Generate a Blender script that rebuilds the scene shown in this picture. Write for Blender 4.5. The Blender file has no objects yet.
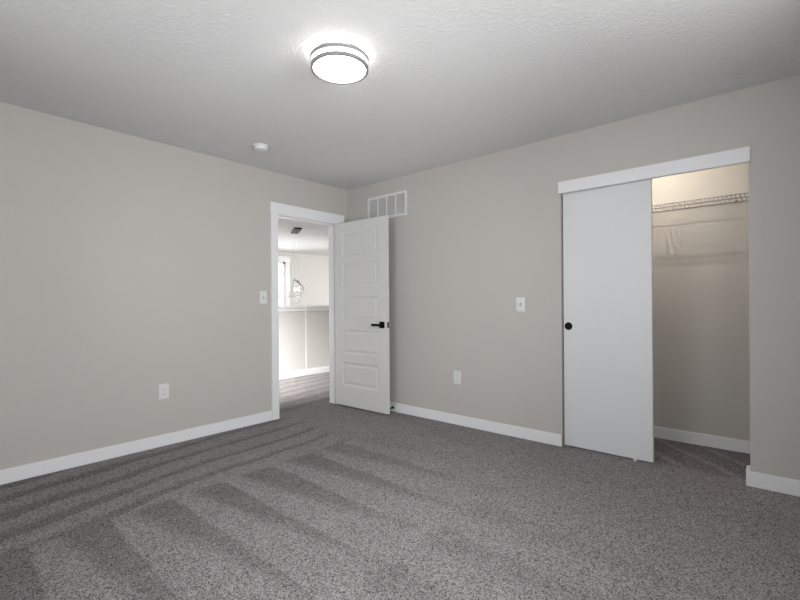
import bpy, bmesh, math, random
from mathutils import Vector, Matrix
random.seed(4)
PI = math.pi
scene = bpy.context.scene
COL = scene.collection

# ------------------------------------------------------------ camera
cam_d = bpy.data.cameras.new('camera'); cam = bpy.data.objects.new('camera', cam_d); COL.objects.link(cam)
YAW, ROLL, FPX = 0.7119, 0.0072, 435.9134
cs, sn = math.cos(YAW), math.sin(YAW)
r0 = Vector((cs, sn, 0)); u0 = Vector((0, 0, 1)); fw = Vector((-sn, cs, 0))
R = (r0 - u0 * ROLL).normalized(); U = (u0 + r0 * ROLL).normalized(); B = -fw
cam.matrix_world = Matrix(((R.x, U.x, B.x, 3.7454), (R.y, U.y, B.y, -3.4212), (R.z, U.z, B.z, 1.1368), (0, 0, 0, 1)))
cam_d.sensor_width = 36; cam_d.lens = FPX / 800 * 36
cam_d.shift_y = 2.98 / 800
cam_d.clip_start = 0.05
scene.camera = cam

# ------------------------------------------------------------ world, light, exposure
scene.view_settings.view_transform = 'Standard'
scene.view_settings.look = 'None'
scene.view_settings.gamma = 1
scene.view_settings.use_curve_mapping = False
scene.view_settings.exposure = 0.06
world = bpy.data.worlds.new('world'); scene.world = world; world.use_nodes = True
bg = world.node_tree.nodes['Background']
bg.inputs[0].default_value = (0.86, 0.93, 1.0, 1); bg.inputs[1].default_value = 1.6


def area(name, loc, target, sx, sy, power, color, spread=PI):
    d = bpy.data.lights.new(name, 'AREA'); d.shape = 'RECTANGLE'; d.size = sx; d.size_y = sy
    d.energy = power; d.color = color; d.spread = spread
    o = bpy.data.objects.new(name, d); COL.objects.link(o); o.location = loc
    o.rotation_euler = (Vector(target) - Vector(loc)).to_track_quat('-Z', 'Y').to_euler()
    return o


# daylight through the two room windows (behind the camera) and the foyer window, plus added fills
area('daylight_right_window', (4.24, -2.15, 1.45), (0, -2.15, 1.2), 1.5, 1.35, 78, (0.985, 0.99, 1.0))
area('daylight_front_window', (1.9, -3.95, 1.45), (1.9, 0, 1.3), 1.7, 1.35, 27, (0.985, 0.99, 1.0))
area('fill_hall_sun_patch', (-1.05, -2.55, 1.45), (-1.80, 0.10, 0.0), 0.6, 0.6, 62, (1.0, 0.98, 0.95), 1.0)  # added unseen light, aimed low to make the half wall's sun patch
area('daylight_foyer_window', (-6.15, 1.9, 1.3), (-2, 1.9, 0.9), 2.6, 2.6, 300, (1.0, 0.99, 0.97))
area('fill_foyer_side', (-3.4, 6.3, 1.0), (-5.4, 3.0, 1.5), 2.0, 2.0, 75, (1.0, 0.99, 0.97), 2.2)  # added fill that brightens the far foyer wall; no window stands here
area('fill_foyer_front', (-3.0, -2.35, 1.6), (-5.3, 2.6, 1.4), 1.2, 1.4, 30, (1.0, 0.99, 0.97), 0.9)  # added narrow fill for the window reveal and pendant; no opening behind it
d = bpy.data.lights.new('closet_lamp', 'POINT'); d.energy = 11.5; d.color = (1.0, 0.91, 0.79); d.shadow_soft_size = 0.010
o = bpy.data.objects.new('closet_lamp', d); COL.objects.link(o); o.location = (2.97, 0.170, 2.22)


# ------------------------------------------------------------ materials
def new_mat(name, color, rough=0.6, metal=0.0, spec=0.4):
    m = bpy.data.materials.new(name); m.use_nodes = True
    b = m.node_tree.nodes['Principled BSDF']
    b.inputs['Base Color'].default_value = (*color, 1); b.inputs['Roughness'].default_value = rough
    b.inputs['Metallic'].default_value = metal; b.inputs['Specular IOR Level'].default_value = spec
    return m


class NT:
    """small helper for chains of math nodes"""
    def __init__(s, m):
        s.t = m.node_tree; s.b = s.t.nodes['Principled BSDF']

    def n(s, kind, **kw):
        x = s.t.nodes.new(kind)
        for k, v in kw.items():
            setattr(x, k, v)
        return x

    def put(s, sock, v):
        if hasattr(v, 'links') or isinstance(v, bpy.types.NodeSocket):
            s.t.links.new(v, sock)
        else:
            sock.default_value = v

    def m(s, op, a, b=0.0, c=0.0, clamp=False):
        x = s.n('ShaderNodeMath', operation=op, use_clamp=clamp)
        s.put(x.inputs[0], a); s.put(x.inputs[1], b); s.put(x.inputs[2], c)
        return x.outputs[0]

    def step(s, v, lo, hi):
        x = s.n('ShaderNodeMapRange', interpolation_type='SMOOTHSTEP')
        s.put(x.inputs['Value'], v); s.put(x.inputs['From Min'], lo); s.put(x.inputs['From Max'], hi)
        return x.outputs[0]

    def noise(s, vec, scale, detail=2.0, rough=0.5):
        x = s.n('ShaderNodeTexNoise'); s.t.links.new(vec, x.inputs['Vector'])
        x.inputs['Scale'].default_value = scale; x.inputs['Detail'].default_value = detail
        x.inputs['Roughness'].default_value = rough
        return x.outputs[0]

    def bump(s, h, dist, strength=1.0):
        x = s.n('ShaderNodeBump'); x.inputs['Distance'].default_value = dist; x.inputs['Strength'].default_value = strength
        s.t.links.new(h, x.inputs['Height']); s.t.links.new(x.outputs[0], s.b.inputs['Normal'])


def painted(name, color, scale, dist, rough=0.65, detail=2.0):
    m = new_mat(name, color, rough, spec=0.25); k = NT(m)
    pos = k.n('ShaderNodeNewGeometry').outputs['Position']
    k.bump(k.noise(pos, scale, detail), dist)
    return m


WALL = painted('greige_wall_paint', (0.52, 0.498, 0.470), 160, 0.0012)
HALLWALL = painted('hall_wall_paint', (0.60, 0.585, 0.565), 160, 0.0008)
TRIM = new_mat('white_trim_paint', (0.80, 0.805, 0.815), 0.4)
DOORW = new_mat('white_door_paint', (0.645, 0.645, 0.64), 0.42)
SLIDE = new_mat('white_sliding_door_paint', (0.71, 0.72, 0.73), 0.4)
PLASTIC = new_mat('white_plastic', (0.72, 0.72, 0.72), 0.35)
SLOT = new_mat('dark_slot', (0.05, 0.05, 0.05), 0.6)
BLACK = new_mat('matte_black_metal', (0.004, 0.004, 0.004), 0.6, 0.0, 0.15)
NICKEL = new_mat('brushed_nickel', (0.26, 0.26, 0.26), 0.55, 0.3)
WIRE = new_mat('white_coated_wire', (0.30, 0.295, 0.29), 0.45)
BRONZE = new_mat('dark_bronze', (0.016, 0.015, 0.012), 0.8, 0.0)
WHITEMETAL = new_mat('white_metal', (0.92, 0.92, 0.91), 0.4)
GRILLE = new_mat('grille_white', (0.74, 0.74, 0.73), 0.5)
GRILLE_BACK = new_mat('grille_shadow', (0.50, 0.49, 0.48), 0.8)

# stippled ceiling
CEIL = new_mat('textured_ceiling_paint', (0.71, 0.705, 0.70), 0.75, spec=0.2); k = NT(CEIL)
pos = k.n('ShaderNodeNewGeometry').outputs['Position']
h1 = k.noise(pos, 50, 3.0, 0.55); h1 = k.step(h1, 0.40, 0.64)
k.bump(k.m('ADD', h1, k.m('MULTIPLY', k.noise(pos, 120, 2.0), 0.4)), 0.0014)

# diffuser
GLOW = new_mat('lit_acrylic', (0.9, 0.9, 0.9), 0.4)
GLOW.node_tree.nodes['Principled BSDF'].inputs['Emission Color'].default_value = (1.0, 0.98, 0.95, 1)
GLOW.node_tree.nodes['Principled BSDF'].inputs['Emission Strength'].default_value = 14.0
BULB = new_mat('lit_bulb', (0.9, 0.9, 0.9), 0.4)
BULB.node_tree.nodes['Principled BSDF'].inputs['Emission Color'].default_value = (1.0, 0.95, 0.88, 1)
BULB.node_tree.nodes['Principled BSDF'].inputs['Emission Strength'].default_value = 4.0

# window glass
GLASS = bpy.data.materials.new('window_glass'); GLASS.use_nodes = True
t = GLASS.node_tree; t.nodes.clear()
out = t.nodes.new('ShaderNodeOutputMaterial'); mx = t.nodes.new('ShaderNodeMixShader')
tr = t.nodes.new('ShaderNodeBsdfTransparent'); gl = t.nodes.new('ShaderNodeBsdfGlossy'); gl.inputs['Roughness'].default_value = 0.02
fr = t.nodes.new('ShaderNodeFresnel'); fr.inputs['IOR'].default_value = 1.45
t.links.new(fr.outputs[0], mx.inputs[0]); t.links.new(tr.outputs[0], mx.inputs[1]); t.links.new(gl.outputs[0], mx.inputs[2])
t.links.new(mx.outputs[0], out.inputs[0])

# carpet: speckled cut pile with vacuum strokes brushed into the nap, plus closet shade painted in
CARPET = new_mat('grey_carpet', (0.15, 0.14, 0.14), 0.95, spec=0.05); k = NT(CARPET)
pos = k.n('ShaderNodeNewGeometry').outputs['Position']
sep = k.n('ShaderNodeSeparateXYZ'); k.t.links.new(pos, sep.inputs[0]); X, Y = sep.outputs[0], sep.outputs[1]
wob = k.m('MULTIPLY', k.m('SUBTRACT', k.noise(pos, 1.3, 1.0), 0.5), 0.14)
fuzz = k.m('MULTIPLY', k.m('SUBTRACT', k.noise(pos, 45, 2.0), 0.5), 0.045)
wf = k.m('ADD', wob, fuzz)


def strokes(along, across, start, length, period, phase, t0, t1):
    """dark wedge strokes: sharp on one side, thinning along their length"""
    s = k.m('FRACT', k.m('ADD', k.m('DIVIDE', k.m('ADD', across, wf), period), phase))
    u = k.m('DIVIDE', k.m('SUBTRACT', along, start), length, clamp=True)
    th = k.m('ADD', k.m('MULTIPLY', u, t1 - t0), t0)
    rise = k.step(s, k.m('SUBTRACT', th, 0.14), k.m('ADD', th, 0.14))
    return k.m('MULTIPLY', rise, k.step(s, 1.0, 0.93))


Xe = k.m('ADD', X, k.m('MULTIPLY', wf, 0.8))
# three bands of strokes: along the door wall, across the middle, across the right
e1 = k.step(Xe, 1.03, 1.10); e2 = k.step(Xe, 2.40, 2.50)
seg = k.step(k.m('ADD', k.m('ADD', Y, k.m('MULTIPLY', X, 0.25)), wf), -2.22, -2.12)
band1a = strokes(Y, k.m('ADD', X, k.m('MULTIPLY', Y, 0.24)), -3.9, 1.7, 0.25, 0.30, 0.42, 0.62)
band1b = strokes(Y, k.m('ADD', X, k.m('MULTIPLY', Y, 0.10)), -2.2, 1.3, 0.25, 0.05, 0.66, 0.80)
band1 = k.m('ADD', k.m('MULTIPLY', band1a, k.m('SUBTRACT', 1.0, seg)), k.m('MULTIPLY', band1b, seg))
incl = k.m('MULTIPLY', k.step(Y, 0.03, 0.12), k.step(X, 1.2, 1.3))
hall = k.m('MULTIPLY', strokes(Y, k.m('ADD', X, k.m('MULTIPLY', Y, 0.15)), -1.0, 3.0, 0.24, 0.1, 0.40, 0.70), k.step(X, -0.12, -0.2))
closet_shade_strokes = strokes(Y, k.m('ADD', X, k.m('MULTIPLY', Y, 0.9)), 0.0, 0.8, 0.31, 0.35, 0.30, 0.06)  # closet floor shade painted into the carpet colour, broken up by nap strokes
band2 = strokes(Xe, Y, 1.05, 1.40, 0.335, 0.02, 0.30, 0.92)
band3 = strokes(Xe, k.m('ADD', Y, k.m('MULTIPLY', X, 0.12)), 2.45, 1.30, 0.38, 0.40, 0.42, 0.98)
near_door = k.m('MULTIPLY', k.step(Y, -0.75, -1.05), k.step(X, -0.2, -0.12))
b1 = k.m('MULTIPLY', k.m('MULTIPLY', band1, near_door), k.m('SUBTRACT', 1.0, e1))
b2 = k.m('MULTIPLY', k.m('MULTIPLY', band2, k.m('SUBTRACT', e1, e2)), k.step(Y, -0.45, -1.5))
b3 = k.m('MULTIPLY', k.m('MULTIPLY', band3, e2), k.step(Y, -0.9, -1.7))
left_strong = k.step(X, 2.9, 0.9)
amp = k.m('ADD', k.m('MULTIPLY', left_strong, 0.15), 0.15)
dark = k.m('ADD', k.m('MULTIPLY', k.m('ADD', k.m('ADD', b1, b2), b3, clamp=True), amp), k.m('MULTIPLY', k.m('MULTIPLY', closet_shade_strokes, incl), 0.25))
dark = k.m('ADD', dark, k.m('MULTIPLY', hall, 0.18))
blot = k.m('MULTIPLY', k.m('SUBTRACT', k.noise(pos, 5.0, 3.0), 0.5), 0.22)
vor = k.n('ShaderNodeTexVoronoi'); vor.inputs['Scale'].default_value = 235; k.t.links.new(pos, vor.inputs['Vector'])
vs = k.n('ShaderNodeSeparateColor'); k.t.links.new(vor.outputs['Color'], vs.inputs[0])
spk = vs.outputs[0]
spk_c = k.m('SUBTRACT', k.m('MULTIPLY', k.m('POWER', spk, 0.75), 1.5), 0.86)
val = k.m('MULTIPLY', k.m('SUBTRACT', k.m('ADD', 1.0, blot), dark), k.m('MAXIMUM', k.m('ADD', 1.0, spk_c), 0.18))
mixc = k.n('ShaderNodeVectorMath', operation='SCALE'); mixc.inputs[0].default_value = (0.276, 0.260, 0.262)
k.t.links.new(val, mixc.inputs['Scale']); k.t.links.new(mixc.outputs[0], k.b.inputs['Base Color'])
k.bump(spk, 0.006)


# ------------------------------------------------------------ mesh helpers
class MB:
    def __init__(s):
        s.b = bmesh.new()

    def box(s, x0, x1, y0, y1, z0, z1):
        v = [s.b.verts.new((x, y, z)) for x in (x0, x1) for y in (y0, y1) for z in (z0, z1)]
        for f in ((0, 1, 3, 2), (4, 6, 7, 5), (0, 4, 5, 1), (2, 3, 7, 6), (0, 2, 6, 4), (1, 5, 7, 3)):
            s.b.faces.new([v[i] for i in f])
        return s

    def tube(s, pts, r, n=8, close=False):
        pts = [Vector(p) for p in pts]; rings = []; m = len(pts)
        for i, p in enumerate(pts):
            if close:
                d = pts[(i + 1) % m] - pts[i - 1]
            else:
                d = pts[min(i + 1, m - 1)] - pts[max(i - 1, 0)]
            d.normalize()
            a = d.cross(Vector((0, 0, 1)))
            if a.length < 1e-3: a = d.cross(Vector((1, 0, 0)))
            a.normalize(); c = d.cross(a)
            rings.append([s.b.verts.new(p + a * r * math.cos(2 * PI * j / n) + c * r * math.sin(2 * PI * j / n)) for j in range(n)])
        for i in range(m if close else m - 1):
            q, w = rings[i], rings[(i + 1) % m]
            for j in range(n):
                s.b.faces.new((q[j], q[(j + 1) % n], w[(j + 1) % n], w[j]))
        if not close:
            s.b.faces.new(rings[0]); s.b.faces.new(rings[-1])
        return s

    def lathe(s, prof, c=(0, 0, 0), axis='z', n=48):
        """prof: (radius, height) list; closed where radius is 0"""
        rings = []
        for r, h in prof:
            ring = []
            for j in range(n if r > 1e-6 else 1):
                a = 2 * PI * j / n; x, y = r * math.cos(a), r * math.sin(a)
                p = {'z': (x, y, h), 'y': (x, h, y), 'x': (h, x, y)}[axis]
                ring.append(s.b.verts.new(Vector(p) + Vector(c)))
            rings.append(ring)
        for q, w in zip(rings, rings[1:]):
            for j in range(n):
                j2 = (j + 1) % n
                if len(q) == 1 and len(w) == 1: continue
                if len(q) == 1: s.b.faces.new((q[0], w[j2], w[j]))
                elif len(w) == 1: s.b.faces.new((q[j], q[j2], w[0]))
                else: s.b.faces.new((q[j], q[j2], w[j2], w[j]))
        return s

    def build(s, name, mat, parent=None, bevel=0.0, smooth=False, off=None):
        if off is not None:
            bmesh.ops.translate(s.b, verts=s.b.verts, vec=-Vector(off))
        bmesh.ops.recalc_face_normals(s.b, faces=s.b.faces)
        if bevel:
            es = [e for e in s.b.edges if e.is_manifold and e.calc_face_angle(0) > 0.6]
            bmesh.ops.bevel(s.b, geom=es, offset=bevel, segments=2, affect='EDGES', clamp_overlap=True)
        me = bpy.data.meshes.new(name); s.b.to_mesh(me); s.b.free()
        if smooth:
            for p in me.polygons: p.use_smooth = True
            me.set_sharp_from_angle(angle=0.7)
        me.materials.append(mat)
        o = bpy.data.objects.new(name, me); COL.objects.link(o)
        if parent is not None: o.parent = parent
        return o


def struct(name, mb, mat, bevel=0.0, label=None):
    o = mb.build(name, mat, None, bevel); o['kind'] = 'structure'
    if label: o['label'] = label
    return o


def empty(name, loc, label, cat=None, group=None, rz=0.0, kind=None):
    o = bpy.data.objects.new(name, None); COL.objects.link(o); o.location = loc; o.rotation_euler = (0, 0, rz)
    o.empty_display_size = 0.05
    o['label'] = label
    if cat: o['category'] = cat
    if group: o['group'] = group
    if kind: o['kind'] = kind
    return o


# ------------------------------------------------------------ the setting
H = 2.44
XR, YF = 4.15, -3.85            # right wall and front wall (behind the camera)
WT = 0.14                       # wall between room and hall
YCB = 0.724                     # closet back wall face
JL, JR, JT = -0.934, -0.160, 2.026      # doorway jamb faces and head
CL, CR, CT = 2.466, 3.620, 2.045        # closet opening

m = MB()
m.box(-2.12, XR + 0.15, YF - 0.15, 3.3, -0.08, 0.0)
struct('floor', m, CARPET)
m = MB(); m.box(-5.9, XR + 0.15, YF - 0.15, 6.6, H, H + 0.1); struct('ceiling', m, CEIL)

# wall with the hallway door
m = MB()
m.box(-WT, 0, YF - 0.15, JL - 0.02, 0, H); m.box(-WT, 0, JR + 0.02, 0.0, 0, H); m.box(-WT, 0, JL - 0.02, JR + 0.02, JT + 0.02, H)
struct('wall_left', m, WALL)
# wall with the closet
m = MB()
m.box(-WT, CL, 0, 0.115, 0, H); m.box(CR, XR + 0.15, 0, 0.115, 0, H); m.box(CL, CR, 0, 0.115, CT, H)
struct('wall_back', m, WALL)
# right wall with a window opening
m = MB()
m.box(XR, XR + 0.15, YF - 0.15, -2.95, 0, H); m.box(XR, XR + 0.15, -1.35, 0, 0, H)
m.box(XR, XR + 0.15, -2.95, -1.35, 0, 0.72); m.box(XR, XR + 0.15, -2.95, -1.35, 2.14, H)
struct('wall_right', m, WALL)
m = MB()
m.box(-WT, 1.0, YF - 0.15, YF, 0, H); m.box(2.8, XR, YF - 0.15, YF, 0, H)
m.box(1.0, 2.8, YF - 0.15, YF, 0, 0.72); m.box(1.0, 2.8, YF - 0.15, YF, 2.14, H)
struct('wall_front', m, WALL)
# closet shell
m = MB()
m.box(2.1, XR + 0.15, YCB, YCB + 0.1, 0, H)
struct('wall_closet_back', m, WALL)
m = MB(); m.box(2.0, 2.1, 0.115, YCB + 0.1, 0, H); struct('wall_closet_left', m, WALL)
m = MB(); m.box(3.86, XR + 0.15, 0.115, YCB, 0, H); struct('wall_closet_right', m, WALL)
# hallway shell
m = MB(); m.box(-WT, 0.0, 0.115, 3.3, 0, H); struct('wall_hall_right', m, HALLWALL)
m = MB()
m.box(-1.5, -0.14, -2.5, -2.4, 0, 0.8); m.box(-1.5, -0.14, -2.5, -2.4, 2.1, H)
m.box(-2.12, -1.5, -2.5, -2.4, 0, H); m.box(-0.6, -0.14, -2.5, -2.4, 0.8, 2.1)
struct('wall_hall_front', m, HALLWALL)
m = MB(); m.box(-2.12, -0.14, 3.2, 3.3, 0, H); struct('wall_hall_end', m, HALLWALL)
# overlook half wall, with a step where its right length comes forward
XH1, XH2, YH = -1.909, -1.905, 0.84
CAPZ = 1.068
m = MB()
m.box(XH1 - 0.12, XH1, -2.4, YH + 0.1, 0, CAPZ); m.box(XH2 - 0.12, XH2, YH, 3.2, 0, CAPZ)
m.box(XH1 - 0.12, XH2 - 0.12, YH, YH + 0.12, 0, CAPZ)
struct('wall_hall_half', m, HALLWALL)
m = MB()
m.box(XH1 - 0.15, XH1 + 0.03, -2.4, YH + 0.1, CAPZ, CAPZ + 0.036); m.box(XH2 - 0.15, XH2 + 0.03, YH - 0.03, 3.2, CAPZ, CAPZ + 0.036)
m.box(XH1 - 0.15, XH2 - 0.15, YH - 0.03, YH + 0.15, CAPZ, CAPZ + 0.036)
m.box(XH1, XH1 + 0.014, -2.4, YH, CAPZ - 0.05, CAPZ); m.box(XH2, XH2 + 0.014, YH, 3.2, CAPZ - 0.05, CAPZ)
struct('trim_half_wall_cap', m, TRIM, 0.003)
m = MB()
m.box(XH1, XH1 + 0.014, -2.4, YH, 0, 0.09)
m.box(XH2, XH2 + 0.014, YH, 3.2, 0, 0.09)
struct('baseboard_hall_half', m, TRIM, 0.002)
m = MB(); m.box(-WT - 0.014, -WT, JR + 0.11, 3.2, 0, 0.09); m.box(-WT - 0.014, -WT, -2.4, JL - 0.11, 0, 0.09); struct('baseboard_hall', m, TRIM)
# foyer far wall with its window, and the foyer shell down to the lower floor
XFW = -5.58
WY0, WY1, WZ0, WZ1 = 1.45, 3.02, 0.45, 2.185
m = MB()
m.box(XFW - 0.15, XFW, -2.6, WY0, -2.75, H); m.box(XFW - 0.15, XFW, WY1, 6.6, -2.75, H)
m.box(XFW - 0.15, XFW, WY0, WY1, -2.75, WZ0); m.box(XFW - 0.15, XFW, WY0, WY1, WZ1, H)
struct('wall_foyer_far', m, HALLWALL)
m = MB(); m.box(XFW, -2.0, 6.5, 6.6, -2.75, H); struct('wall_foyer_end', m, HALLWALL)
m = MB(); m.box(XFW, -2.12, -2.6, -2.5, -2.75, H); struct('wall_foyer_front', m, HALLWALL)
m = MB(); m.box(-2.12, -2.0, 3.3, 6.6, -2.75, H); m.box(-2.12, -2.0, -2.6, 3.3, -2.75, -0.08); struct('wall_foyer_near', m, HALLWALL)
m = MB(); m.box(XFW - 0.15, -2.0, -2.6, 6.6, -2.85, -2.75); struct('floor_foyer', m, CARPET)


def window(name, box_fn, u0, u1, z0, z1, mull):
    """box_fn(mb, a0, a1, depth0, depth1, z0, z1) writes a box along the wall"""
    e = empty(name, (0, 0, 0), '', kind='structure'); del e['label']
    f = MB()
    for a in ((u0, u0 + 0.05, z0, z1), (u1 - 0.05, u1, z0, z1), (u0, u1, z0, z0 + 0.05), (u0, u1, z1 - 0.05, z1)):
        box_fn(f, a[0], a[1], 0.05, 0.11, a[2], a[3])
    zm = (z0 + z1) / 2
    box_fn(f, u0, u1, 0.06, 0.10, zm - 0.02, zm + 0.02)
    for q in mull: box_fn(f, q - 0.03, q + 0.03, 0.05, 0.11, z0, z1)
    f.build('window_frame', TRIM, e)
    g = MB(); box_fn(g, u0 + 0.04, u1 - 0.04, 0.078, 0.082, z0 + 0.04, z1 - 0.04)
    g.build('window_pane', GLASS, e)
    return e


window('window_1', lambda b, a0, a1, d0, d1, z0, z1: b.box(XFW - d1, XFW - d0, a0, a1, z0, z1), WY0, WY1, WZ0, WZ1, [2.235])
window('window_2', lambda b, a0, a1, d0, d1, z0, z1: b.box(XR + d0, XR + d1 - 0.02, a0, a1, z0, z1), -2.95, -1.35, 0.72, 2.14, [-2.15])
window('window_3', lambda b, a0, a1, d0, d1, z0, z1: b.box(a0, a1, YF - d1 + 0.02, YF - d0, z0, z1), 1.0, 2.8, 0.72, 2.14, [1.9])
# casing of the far window: flat side boards and a taller projecting head
m = MB()
m.box(XFW, XFW + 0.018, WY0 - 0.1, WY0, WZ0, WZ1); m.box(XFW, XFW + 0.018, WY1, WY1 + 0.1, WZ0, WZ1)
m.box(XFW, XFW + 0.022, WY0 - 0.12, WY1 + 0.12, WZ1, WZ1 + 0.12); m.box(XFW, XFW + 0.045, WY0 - 0.2, WY1 + 0.21, WZ1 + 0.12, WZ1 + 0.145)
m.box(XFW, XFW + 0.05, WY0 - 0.12, WY1 + 0.12, WZ0 - 0.03, WZ0)
struct('trim_foyer_window', m, TRIM, 0.002)

# baseboards of the room
BH, BT = 0.092, 0.014
m = MB(); m.box(0, BT, YF, JL - 0.081, 0, BH); struct('baseboard_left', m, TRIM, 0.003)
m = MB(); m.box(0.0, CL - 0.001, -BT, 0, 0, BH); struct('baseboard_back', m, TRIM, 0.003)
m = MB()
m.box(CR - 0.021, XR, -BT, 0, 0, BH); m.box(CR - 0.021, CR, 0, 0.115, 0, BH)
struct('baseboard_closet_corner', m, TRIM, 0.003)
m = MB(); m.box(2.1, 3.86, YCB - BT, YCB, 0, BH); struct('baseboard_closet', m, TRIM, 0.003)
m = MB(); m.box(XR - BT, XR, YF, -BT, 0, BH); struct('baseboard_right', m, TRIM, 0.003)
m = MB(); m.box(BT, XR - BT, YF, YF + BT, 0, BH); struct('baseboard_front', m, TRIM, 0.003)

# doorway: jamb lining with stop, and the flat casing with a taller head board
m = MB()
JD = WT + 0.004
m.box(-JD, 0.004, JL - 0.02, JL, 0, JT); m.box(-JD, 0.004, JR, JR + 0.02, 0, JT); m.box(-JD, 0.004, JL - 0.02, JR + 0.02, JT, JT + 0.02)
m.box(-0.085, -0.045, JL, JL + 0.011, 0, JT); m.box(-0.085, -0.045, JR - 0.011, JR, 0, JT); m.box(-0.085, -0.045, JL, JR, JT - 0.011, JT)
struct('trim_1', m, TRIM)
m = MB()
for x0, x1 in ((0.0, 0.016), (-WT - 0.016, -WT)):
    m.box(x0, x1, JL - 0.080, JL - 0.004, 0, JT + 0.006); m.box(x0, x1, JR + 0.006, JR + 0.092, 0, JT + 0.006)
    dx = 0.004
    m.box(x0 - (dx if x0 < 0 else 0), x1 + (dx if x0 >= 0 else 0), JL - 0.084, JR + 0.094, JT + 0.006, JT + 0.110)
struct('trim_2', m, TRIM, 0.0015)
# closet header fascia
m = MB(); m.box(CL - 0.013, CR + 0.010, -0.016, 0.0, 1.986, 2.076); m.box(CL + 0.001, CR - 0.001, 0.0, 0.016, 1.985, CT)
struct('trim_3', m, TRIM, 0.0015)

# ------------------------------------------------------------ panelled hallway door, swung open against the back wall
LW, LZ0, LZ1, LT = 0.777, 0.016, 2.021, 0.035
dr = empty('door_1', (0.0, JR - 0.002, 0), 'white five panel door swung open from the hallway doorway', kind='structure', rz=math.radians(0.9))
panels = [(1.923, 1.667), (1.570, 1.314), (1.207, 0.955), (0.846, 0.588), (0.492, 0.236)]
PX0, PX1 = 0.125, 0.658
m = MB(); b = m.b


def quad(pts):
    b.faces.new([b.verts.new(p) for p in pts])


def rect(x0, x1, z0, z1, y):
    return [(x0, y, z0), (x1, y, z0), (x1, y, z1), (x0, y, z1)]


for f, sg in ((-LT, 1), (0.0, -1)):
    quad(rect(0, PX0, LZ0, LZ1, f)); quad(rect(PX1, LW, LZ0, LZ1, f))
    zs = [LZ1] + [z for p in panels for z in p] + [LZ0]
    for i in range(0, len(zs), 2): quad(rect(PX0, PX1, zs[i + 1], zs[i], f))
    for zt, zb in panels:
        lv = [(0.0, 0.0), (0.005, 0.005), (0.016, 0.007), (0.026, 0.007), (0.044, 0.002)]
        prev = None
        for ins, dep in lv:
            cur = rect(PX0 + ins, PX1 - ins, zb + ins, zt - ins, f + sg * dep)
            if prev:
                for i in range(4): quad((prev[i], prev[(i + 1) % 4], cur[(i + 1) % 4], cur[i]))
            prev = cur
        quad(prev)
for x in (0, LW): quad([(x, -LT, LZ0), (x, 0, LZ0), (x, 0, LZ1), (x, -LT, LZ1)])
for z in (LZ0, LZ1): quad([(0, -LT, z), (LW, -LT, z), (LW, 0, z), (0, 0, z)])
bmesh.ops.remove_doubles(b, verts=b.verts, dist=1e-5)
m.build('door_leaf', DOORW, dr)
for sg, f in ((-1, -LT), (1, 0.0)):
    hd = MB().box(LW - 0.098, LW - 0.032, min(f, f + sg * 0.009), max(f, f + sg * 0.009), 0.882, 0.948).build('door_handle', BLACK, dr, 0.0015)
    m = MB().tube([(LW - 0.065, f + sg * 0.009, 0.915), (LW - 0.065, f + sg * 0.05, 0.915)], 0.011, 16)
    m.box(LW - 0.170, LW - 0.054, min(f + sg * 0.042, f + sg * 0.056), max(f + sg * 0.042, f + sg * 0.056), 0.902, 0.927)
    m.build('lever', BLACK, hd, 0.002)
lp = MB().box(LW, LW + 0.0015, -LT / 2 - 0.0125, -LT / 2 + 0.0125, 0.887, 0.943).build('latch_plate', BLACK, dr)
MB().box(LW + 0.0015, LW + 0.010, -LT / 2 - 0.0085, -LT / 2 + 0.0085, 0.909, 0.921).build('latch_bolt', NICKEL, lp, 0.001)['label'] = 'nickel latch bolt'
for z in (1.80, 1.05, 0.26):
    m = MB().tube([(-0.001, 0.006, z - 0.045), (-0.001, 0.006, z + 0.045)], 0.006, 12)
    m.box(-0.0015, 0.0, -LT + 0.001, 0.003, z - 0.045, z + 0.045)
    m.build('hinge', NICKEL, dr)

# sliding closet door
cd = empty('door_2', (CL + 0.009, 0.045, 0), 'smooth white sliding door covering the left half of the closet', kind='structure')
m = MB(); m.box(0.0, 0.615, -0.0175, 0.0175, 0.010, 2.035); lf = m.build('door_slab', SLIDE, cd, 0.001)
m = MB()
m.lathe([(0.0, -0.0004), (0.0215, -0.0006), (0.0235, -0.001), (0.027, -0.0025), (0.030, -0.0025), (0.0305, 0.0)], (0.0375, -0.0175, 0.946), 'y', 40)
m.build('finger_pull', BLACK, cd, smooth=True)['label'] = 'round black finger pull'

# ------------------------------------------------------------ things
# flush ceiling light
LX, LY = 2.018, -1.890
t = empty('ceiling_light', (LX, LY, H), 'round flush ceiling light, lit white diffuser between two metal rings', 'ceiling light')
MB().lathe([(0.0, 0.0), (0.128, 0.0), (0.128, -0.012), (0.0, -0.012)]).build('mounting_plate', NICKEL, t, smooth=True)
prof = [(0.132, -0.010), (0.136, -0.014), (0.137, -0.073)]
prof += [(0.137 * math.cos(a), -0.073 - 0.014 * math.sin(a)) for a in [PI / 2 * i / 8 for i in range(1, 9)]]
MB().lathe([(0.0, -0.010)] + prof).build('diffuser', GLOW, t, smooth=True)


def ring(r0, r1, z0, z1):
    return MB().lathe([(r0, z0), (r1, z0), (r1, z1), (r0, z1), (r0, z0)], n=72)


ring(0.1395, 0.155, -0.044, -0.025).build('ring', NICKEL, t, smooth=True)
ring(0.1375, 0.150, -0.080, -0.063).build('ring', NICKEL, t, smooth=True)
for i in range(4):
    a = math.radians(112 + 90 * i)
    p = (0.1435 * math.cos(a), 0.1435 * math.sin(a))
    MB().tube([(p[0], p[1], -0.066), (p[0], p[1], -0.042)], 0.003, 8).build('post', NICKEL, t)

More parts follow.
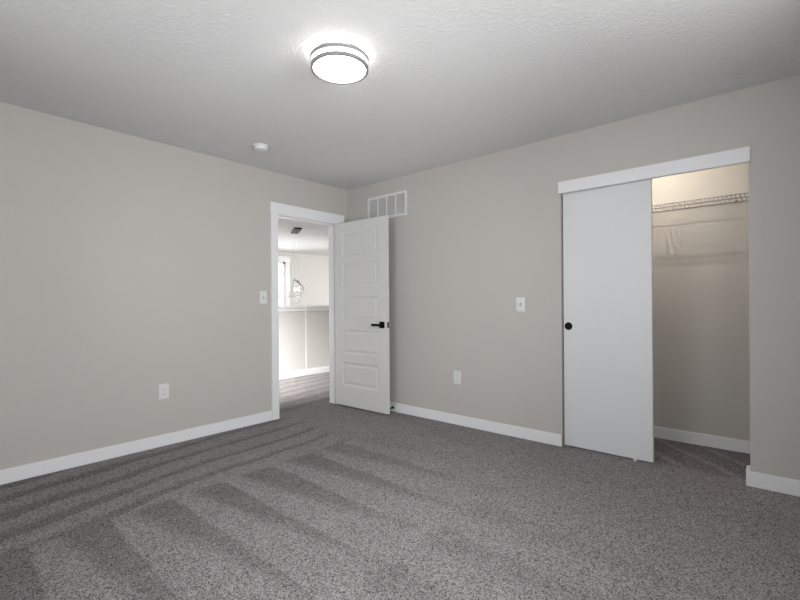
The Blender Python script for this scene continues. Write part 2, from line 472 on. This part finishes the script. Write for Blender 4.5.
# smoke detector
t = empty('smoke_detector', (0.535, -1.442, H), 'small round white smoke detector on the ceiling', 'smoke detector')
MB().lathe([(0.0, 0.0), (0.064, 0.0), (0.064, -0.010), (0.056, -0.012), (0.0, -0.012)]).build('base', PLASTIC, t, smooth=True)
MB().lathe([(0.0, -0.012), (0.053, -0.012), (0.054, -0.024), (0.050, -0.032), (0.036, -0.037), (0.0, -0.038)]).build('cover', PLASTIC, t, smooth=True)
MB().lathe([(0.0, -0.038), (0.009, -0.0375), (0.008, -0.041), (0.0, -0.0415)], (0.02, -0.012, 0)).build('test_button', GRILLE, t, smooth=True)


def wall_plate(name, loc, on_left, label, cat, group, kind):
    """cover plate on a wall; local x runs along the wall, local -y points into the room"""
    e = empty(name, loc, label, cat, group, rz=PI / 2 if on_left else 0.0)
    w, h = 0.0385, 0.0615
    b = MB(); bb = b.b
    levels = [(0, 0.0), (0, -0.003), (0.004, -0.0062)]
    prev = None
    for ins, y in levels:
        cur = [bb.verts.new(p) for p in ((-w + ins, y, -h + ins), (w - ins, y, -h + ins), (w - ins, y, h - ins), (-w + ins, y, h - ins))]
        if prev:
            for i in range(4): bb.faces.new((prev[i], prev[(i + 1) % 4], cur[(i + 1) % 4], cur[i]))
        else: bb.faces.new(cur)
        prev = cur
    bb.faces.new(prev)
    b.build('cover_plate', PLASTIC, e)
    if kind == 'switch':
        MB().box(-0.006, 0.006, -0.0072, -0.006, -0.0125, 0.0125).build('toggle_slot', SLOT, e)
        m = MB(); q = m.b
        v = [q.verts.new(p) for p in ((-0.0045, -0.006, -0.010), (0.0045, -0.006, -0.010), (0.0045, -0.006, 0.009), (-0.0045, -0.006, 0.009),
                                      (-0.004, -0.019, 0.005), (0.004, -0.019, 0.005), (0.004, -0.019, 0.013), (-0.004, -0.019, 0.013))]
        for f in ((0, 1, 2, 3), (4, 5, 6, 7), (0, 1, 5, 4), (1, 2, 6, 5), (2, 3, 7, 6), (3, 0, 4, 7)): q.faces.new([v[i] for i in f])
        m.build('toggle', PLASTIC, e, 0.001)
        sc = (0.030, -0.030)
    else:
        for z in (0.0195, -0.0195):
            rc = MB().box(-0.0165, 0.0165, -0.0085, -0.006, z - 0.014, z + 0.014).build('receptacle', PLASTIC, e, 0.002)
            s = MB().box(-0.0075, -0.0055, -0.009, -0.0083, z - 0.003, z + 0.006).box(0.0055, 0.0075, -0.009, -0.0083, z - 0.003, z + 0.005)
            s.box(-0.002, 0.002, -0.009, -0.0083, z - 0.010, z - 0.006)
            s.build('slots', SLOT, rc)
        sc = (0.0,)
    for z in sc:
        MB().lathe([(0.0, -0.0072), (0.003, -0.007), (0.0034, -0.006), (0.0, -0.006)], (0, 0, z), 'y', 16).build('screw', PLASTIC, e)
    return e


wall_plate('light_switch', (0.0, -1.099, 1.199), True, 'white toggle light switch beside the hallway door casing', 'light switch', 'light switches', 'switch')
wall_plate('light_switch', (2.126, 0.0, 1.117), False, 'white toggle light switch on the wall left of the closet', 'light switch', 'light switches', 'switch')
wall_plate('power_outlet', (0.0, -2.007, 0.436), True, 'white duplex outlet low on the left wall, left of the doorway', 'outlet', 'power outlets', 'outlet')
wall_plate('power_outlet', (1.494, 0.0, 0.439), False, 'white duplex outlet low on the wall between open door and closet', 'outlet', 'power outlets', 'outlet')

# return air grille above the open door
VX0, VX1, VZ0, VZ1 = 0.340, 0.897, 2.036, 2.289
t = empty('air_vent', ((VX0 + VX1) / 2, 0, VZ0), 'white rectangular return air grille high on wall above the open door', 'vent')
off = ((VX0 + VX1) / 2, 0, VZ0)
m = MB(); F = 0.024
m.box(VX0, VX0 + F, -0.010, 0, VZ0, VZ1); m.box(VX1 - F, VX1, -0.010, 0, VZ0, VZ1)
m.box(VX0 + F, VX1 - F, -0.010, 0, VZ0, VZ0 + F); m.box(VX0 + F, VX1 - F, -0.010, 0, VZ1 - F, VZ1)
m.build('frame', PLASTIC, t, 0.0, off=off)
MB().box(VX0 + F, VX1 - F, -0.0012, -0.0004, VZ0 + F, VZ1 - F).build('backing', GRILLE_BACK, t, off=off)
xs = [VX0 + F + (VX1 - VX0 - 2 * F) * i / 4 for i in range(5)]
for x in xs[1:4]: MB().box(x - 0.007, x + 0.007, -0.0095, -0.0012, VZ0 + F, VZ1 - F).build('mullion', PLASTIC, t, off=off)
for i in range(4):
    a, c = xs[i] + (0.007 if i else 0.0), xs[i + 1] - (0.007 if i < 3 else 0)
    m = MB(); n = 22
    for j in range(n):
        z = VZ0 + F + (j + 0.5) * (VZ1 - VZ0 - 2 * F) / n
        v = [m.b.verts.new(p) for p in ((a, -0.0085, z - 0.0035), (c, -0.0085, z - 0.0035), (c, -0.0015, z + 0.003), (a, -0.0015, z + 0.003),
                                        (a, -0.0085, z - 0.0022), (c, -0.0085, z - 0.0022), (c, -0.0015, z + 0.0043), (a, -0.0015, z + 0.0043))]
        for f in ((0, 1, 2, 3), (4, 5, 6, 7), (0, 1, 5, 4), (1, 2, 6, 5), (2, 3, 7, 6), (3, 0, 4, 7)): m.b.faces.new([v[q] for q in f])
    m.build('louver_section', GRILLE, t, off=off)

# wire shelf in the closet
SX0, SX1, SZ, SF, SB = 2.104, 3.856, 1.884, 0.425, YCB - 0.004
t = empty('wire_shelf', ((SX0 + SX1) / 2, YCB, SZ), 'white wire shelf high on the closet back wall', 'shelf')
off = ((SX0 + SX1) / 2, YCB, SZ)
m = MB(); n = int((SX1 - SX0) / 0.0254)
for i in range(n + 1):
    x = SX0 + 0.006 + i * 0.0254
    m.tube([(x, SB, SZ), (x, SF + 0.004, SZ), (x, SF, SZ - 0.004), (x, SF, SZ - 0.027)], 0.0021, 6)
m.build('deck_wires', WIRE, t, off=off)
MB().tube([(SX0, SB, SZ - 0.004), (SX1, SB, SZ - 0.004)], 0.0035, 8).build('back_rod', WIRE, t, off=off)
MB().tube([(SX0, 0.575, SZ - 0.0045), (SX1, 0.575, SZ - 0.0045)], 0.003, 8).build('middle_rod', WIRE, t, off=off)
MB().tube([(SX0, SF + 0.003, SZ - 0.0045), (SX1, SF + 0.003, SZ - 0.0045)], 0.0035, 8).build('front_rod', WIRE, t, off=off)
MB().tube([(SX0, SF + 0.003, SZ - 0.029), (SX1, SF + 0.003, SZ - 0.029)], 0.0035, 8).build('lip_rod', WIRE, t, off=off)
for x in (2.32, 2.72, 3.12, 3.52):
    MB().box(x - 0.006, x + 0.006, YCB - 0.010, YCB, SZ - 0.012, SZ + 0.012).build('wall_clip', WIRE, t, 0.002, off=off)
for x in (2.1, 3.86):
    x0, x1 = (x, x + 0.006) if x < 3 else (x - 0.006, x)
    MB().box(x0, x1, SF - 0.012, SF + 0.02, SZ - 0.04, SZ + 0.008).build('end_bracket', WIRE, t, off=off)

# spring door stop on the back baseboard
t = empty('door_stop', (0.70, -BT, 0.042), 'small black door stop screwed to the baseboard behind the open door', 'door stop')
MB().lathe([(0.0, 0.0), (0.013, 0.0), (0.013, -0.004), (0.007, -0.009), (0.0, -0.009)], axis='y', n=24).build('base', BLACK, t, smooth=True)
pts = [(0.0055 * math.cos(a), -0.008 - 0.055 * i / 180, 0.0055 * math.sin(a)) for i in range(181) for a in [2 * PI * 15 * i / 180]]
MB().tube(pts, 0.0016, 6).build('spring', BLACK, t, smooth=True)
MB().lathe([(0.0, -0.060), (0.008, -0.060), (0.0085, -0.072), (0.006, -0.077), (0.0, -0.078)], axis='y', n=24).build('tip', BLACK, t, smooth=True)

# floor guide of the sliding door
t = empty('floor_guide', (2.978, 0.02, 0.0), 'tiny white plastic floor guide under the sliding closet door', 'door guide')
m = MB(); m.box(-0.010, 0.010, -0.010, 0.045, 0.0, 0.004); m.box(-0.010, 0.010, -0.002, 0.004, 0.004, 0.020)
m.build('bracket', PLASTIC, t, 0.001)

# pendant lamp over the foyer
PXc, PYc = -2.69, 1.235
t = empty('pendant_light', (PXc, PYc, H), 'geometric open frame pendant light hanging beyond the hallway half wall', 'pendant light')
m = MB(); ax = Vector((0.485, -0.275, 0)).normalized(); ay = Vector((-ax.y, ax.x, 0))
v = []
for z in (0.0, -0.022):
    for a, c in ((-1, -1), (1, -1), (1, 1), (-1, 1)): v.append(m.b.verts.new(ax * 0.275 * a + ay * 0.065 * c + Vector((0, 0, z))))
for f in ((0, 1, 2, 3), (4, 5, 6, 7), (0, 1, 5, 4), (1, 2, 6, 5), (2, 3, 7, 6), (3, 0, 4, 7)): m.b.faces.new([v[i] for i in f])
m.build('canopy', BRONZE, t)['label'] = 'dark rectangular ceiling canopy'
cr = Vector((cs, sn, 0)); cf = Vector((-sn, cs, 0))
ctr = Vector((0.0, 0.0, 1.362 - H))


def loc(r, u, f=0.0): return ctr + cr * r + Vector((0, 0, u)) + cf * f


T, Rr, Bt, L = (-0.02, 0.20), (0.13, 0.07), (0.035, -0.205), (-0.12, -0.11)
front = [loc(*p, -0.075) for p in (T, Rr, Bt, L)]
back = [loc(p[0] * 0.72 + 0.02, p[1] * 0.72, 0.085) for p in (T, Rr, Bt, L)]
m = MB()
for qd in (front, back):
    for i in range(4): m.tube([qd[i], qd[(i + 1) % 4]], 0.010, 6)
for i in range(4): m.tube([front[i], back[i]], 0.010, 6)
m.build('outer_frame', WHITEMETAL, t)
inn = [loc(0.085 * math.cos(a), 0.085 * math.sin(a) - 0.005, d) for d in (-0.05, 0.05) for a in [math.radians(25 + 90 * i) for i in range(4)]]
m = MB()
for i in range(4):
    m.tube([inn[i], inn[(i + 1) % 4]], 0.010, 6); m.tube([inn[4 + i], inn[4 + (i + 1) % 4]], 0.010, 6); m.tube([inn[i], inn[i + 4]], 0.010, 6)
m.build('inner_frame', WHITEMETAL, t)
MB().tube([loc(0.012, 0.185, -0.02), loc(0.118, 0.075, -0.05)], 0.010, 6).build('dark_rod', BRONZE, t)['label'] = 'dark metal rod'
for r in (-0.03, 0.035):
    MB().tube([loc(r, -0.05), loc(r, 0.005)], 0.010, 10).build('socket', WHITEMETAL, t)
    m = MB(); m.lathe([(0.0, 0.005), (0.010, 0.006), (0.017, 0.025), (0.014, 0.050), (0.004, 0.070), (0.0, 0.072)], loc(r, 0), 'z', 16)
    m.build('bulb', BULB, t, smooth=True)
MB().tube([loc(-0.045, -0.05), loc(0.05, -0.05)], 0.010, 6).build('lamp_arm', WHITEMETAL, t)
top = Vector((0, 0, -0.02))
MB().tube([front[0], (front[0].x, front[0].y, -0.02)], 0.0018, 6).build('cable', WHITEMETAL, t)
MB().tube([loc(0.035, 0.165, 0.0), (loc(0.035, 0).x, loc(0.035, 0).y, -0.02)], 0.0018, 6).build('cable', WHITEMETAL, t)
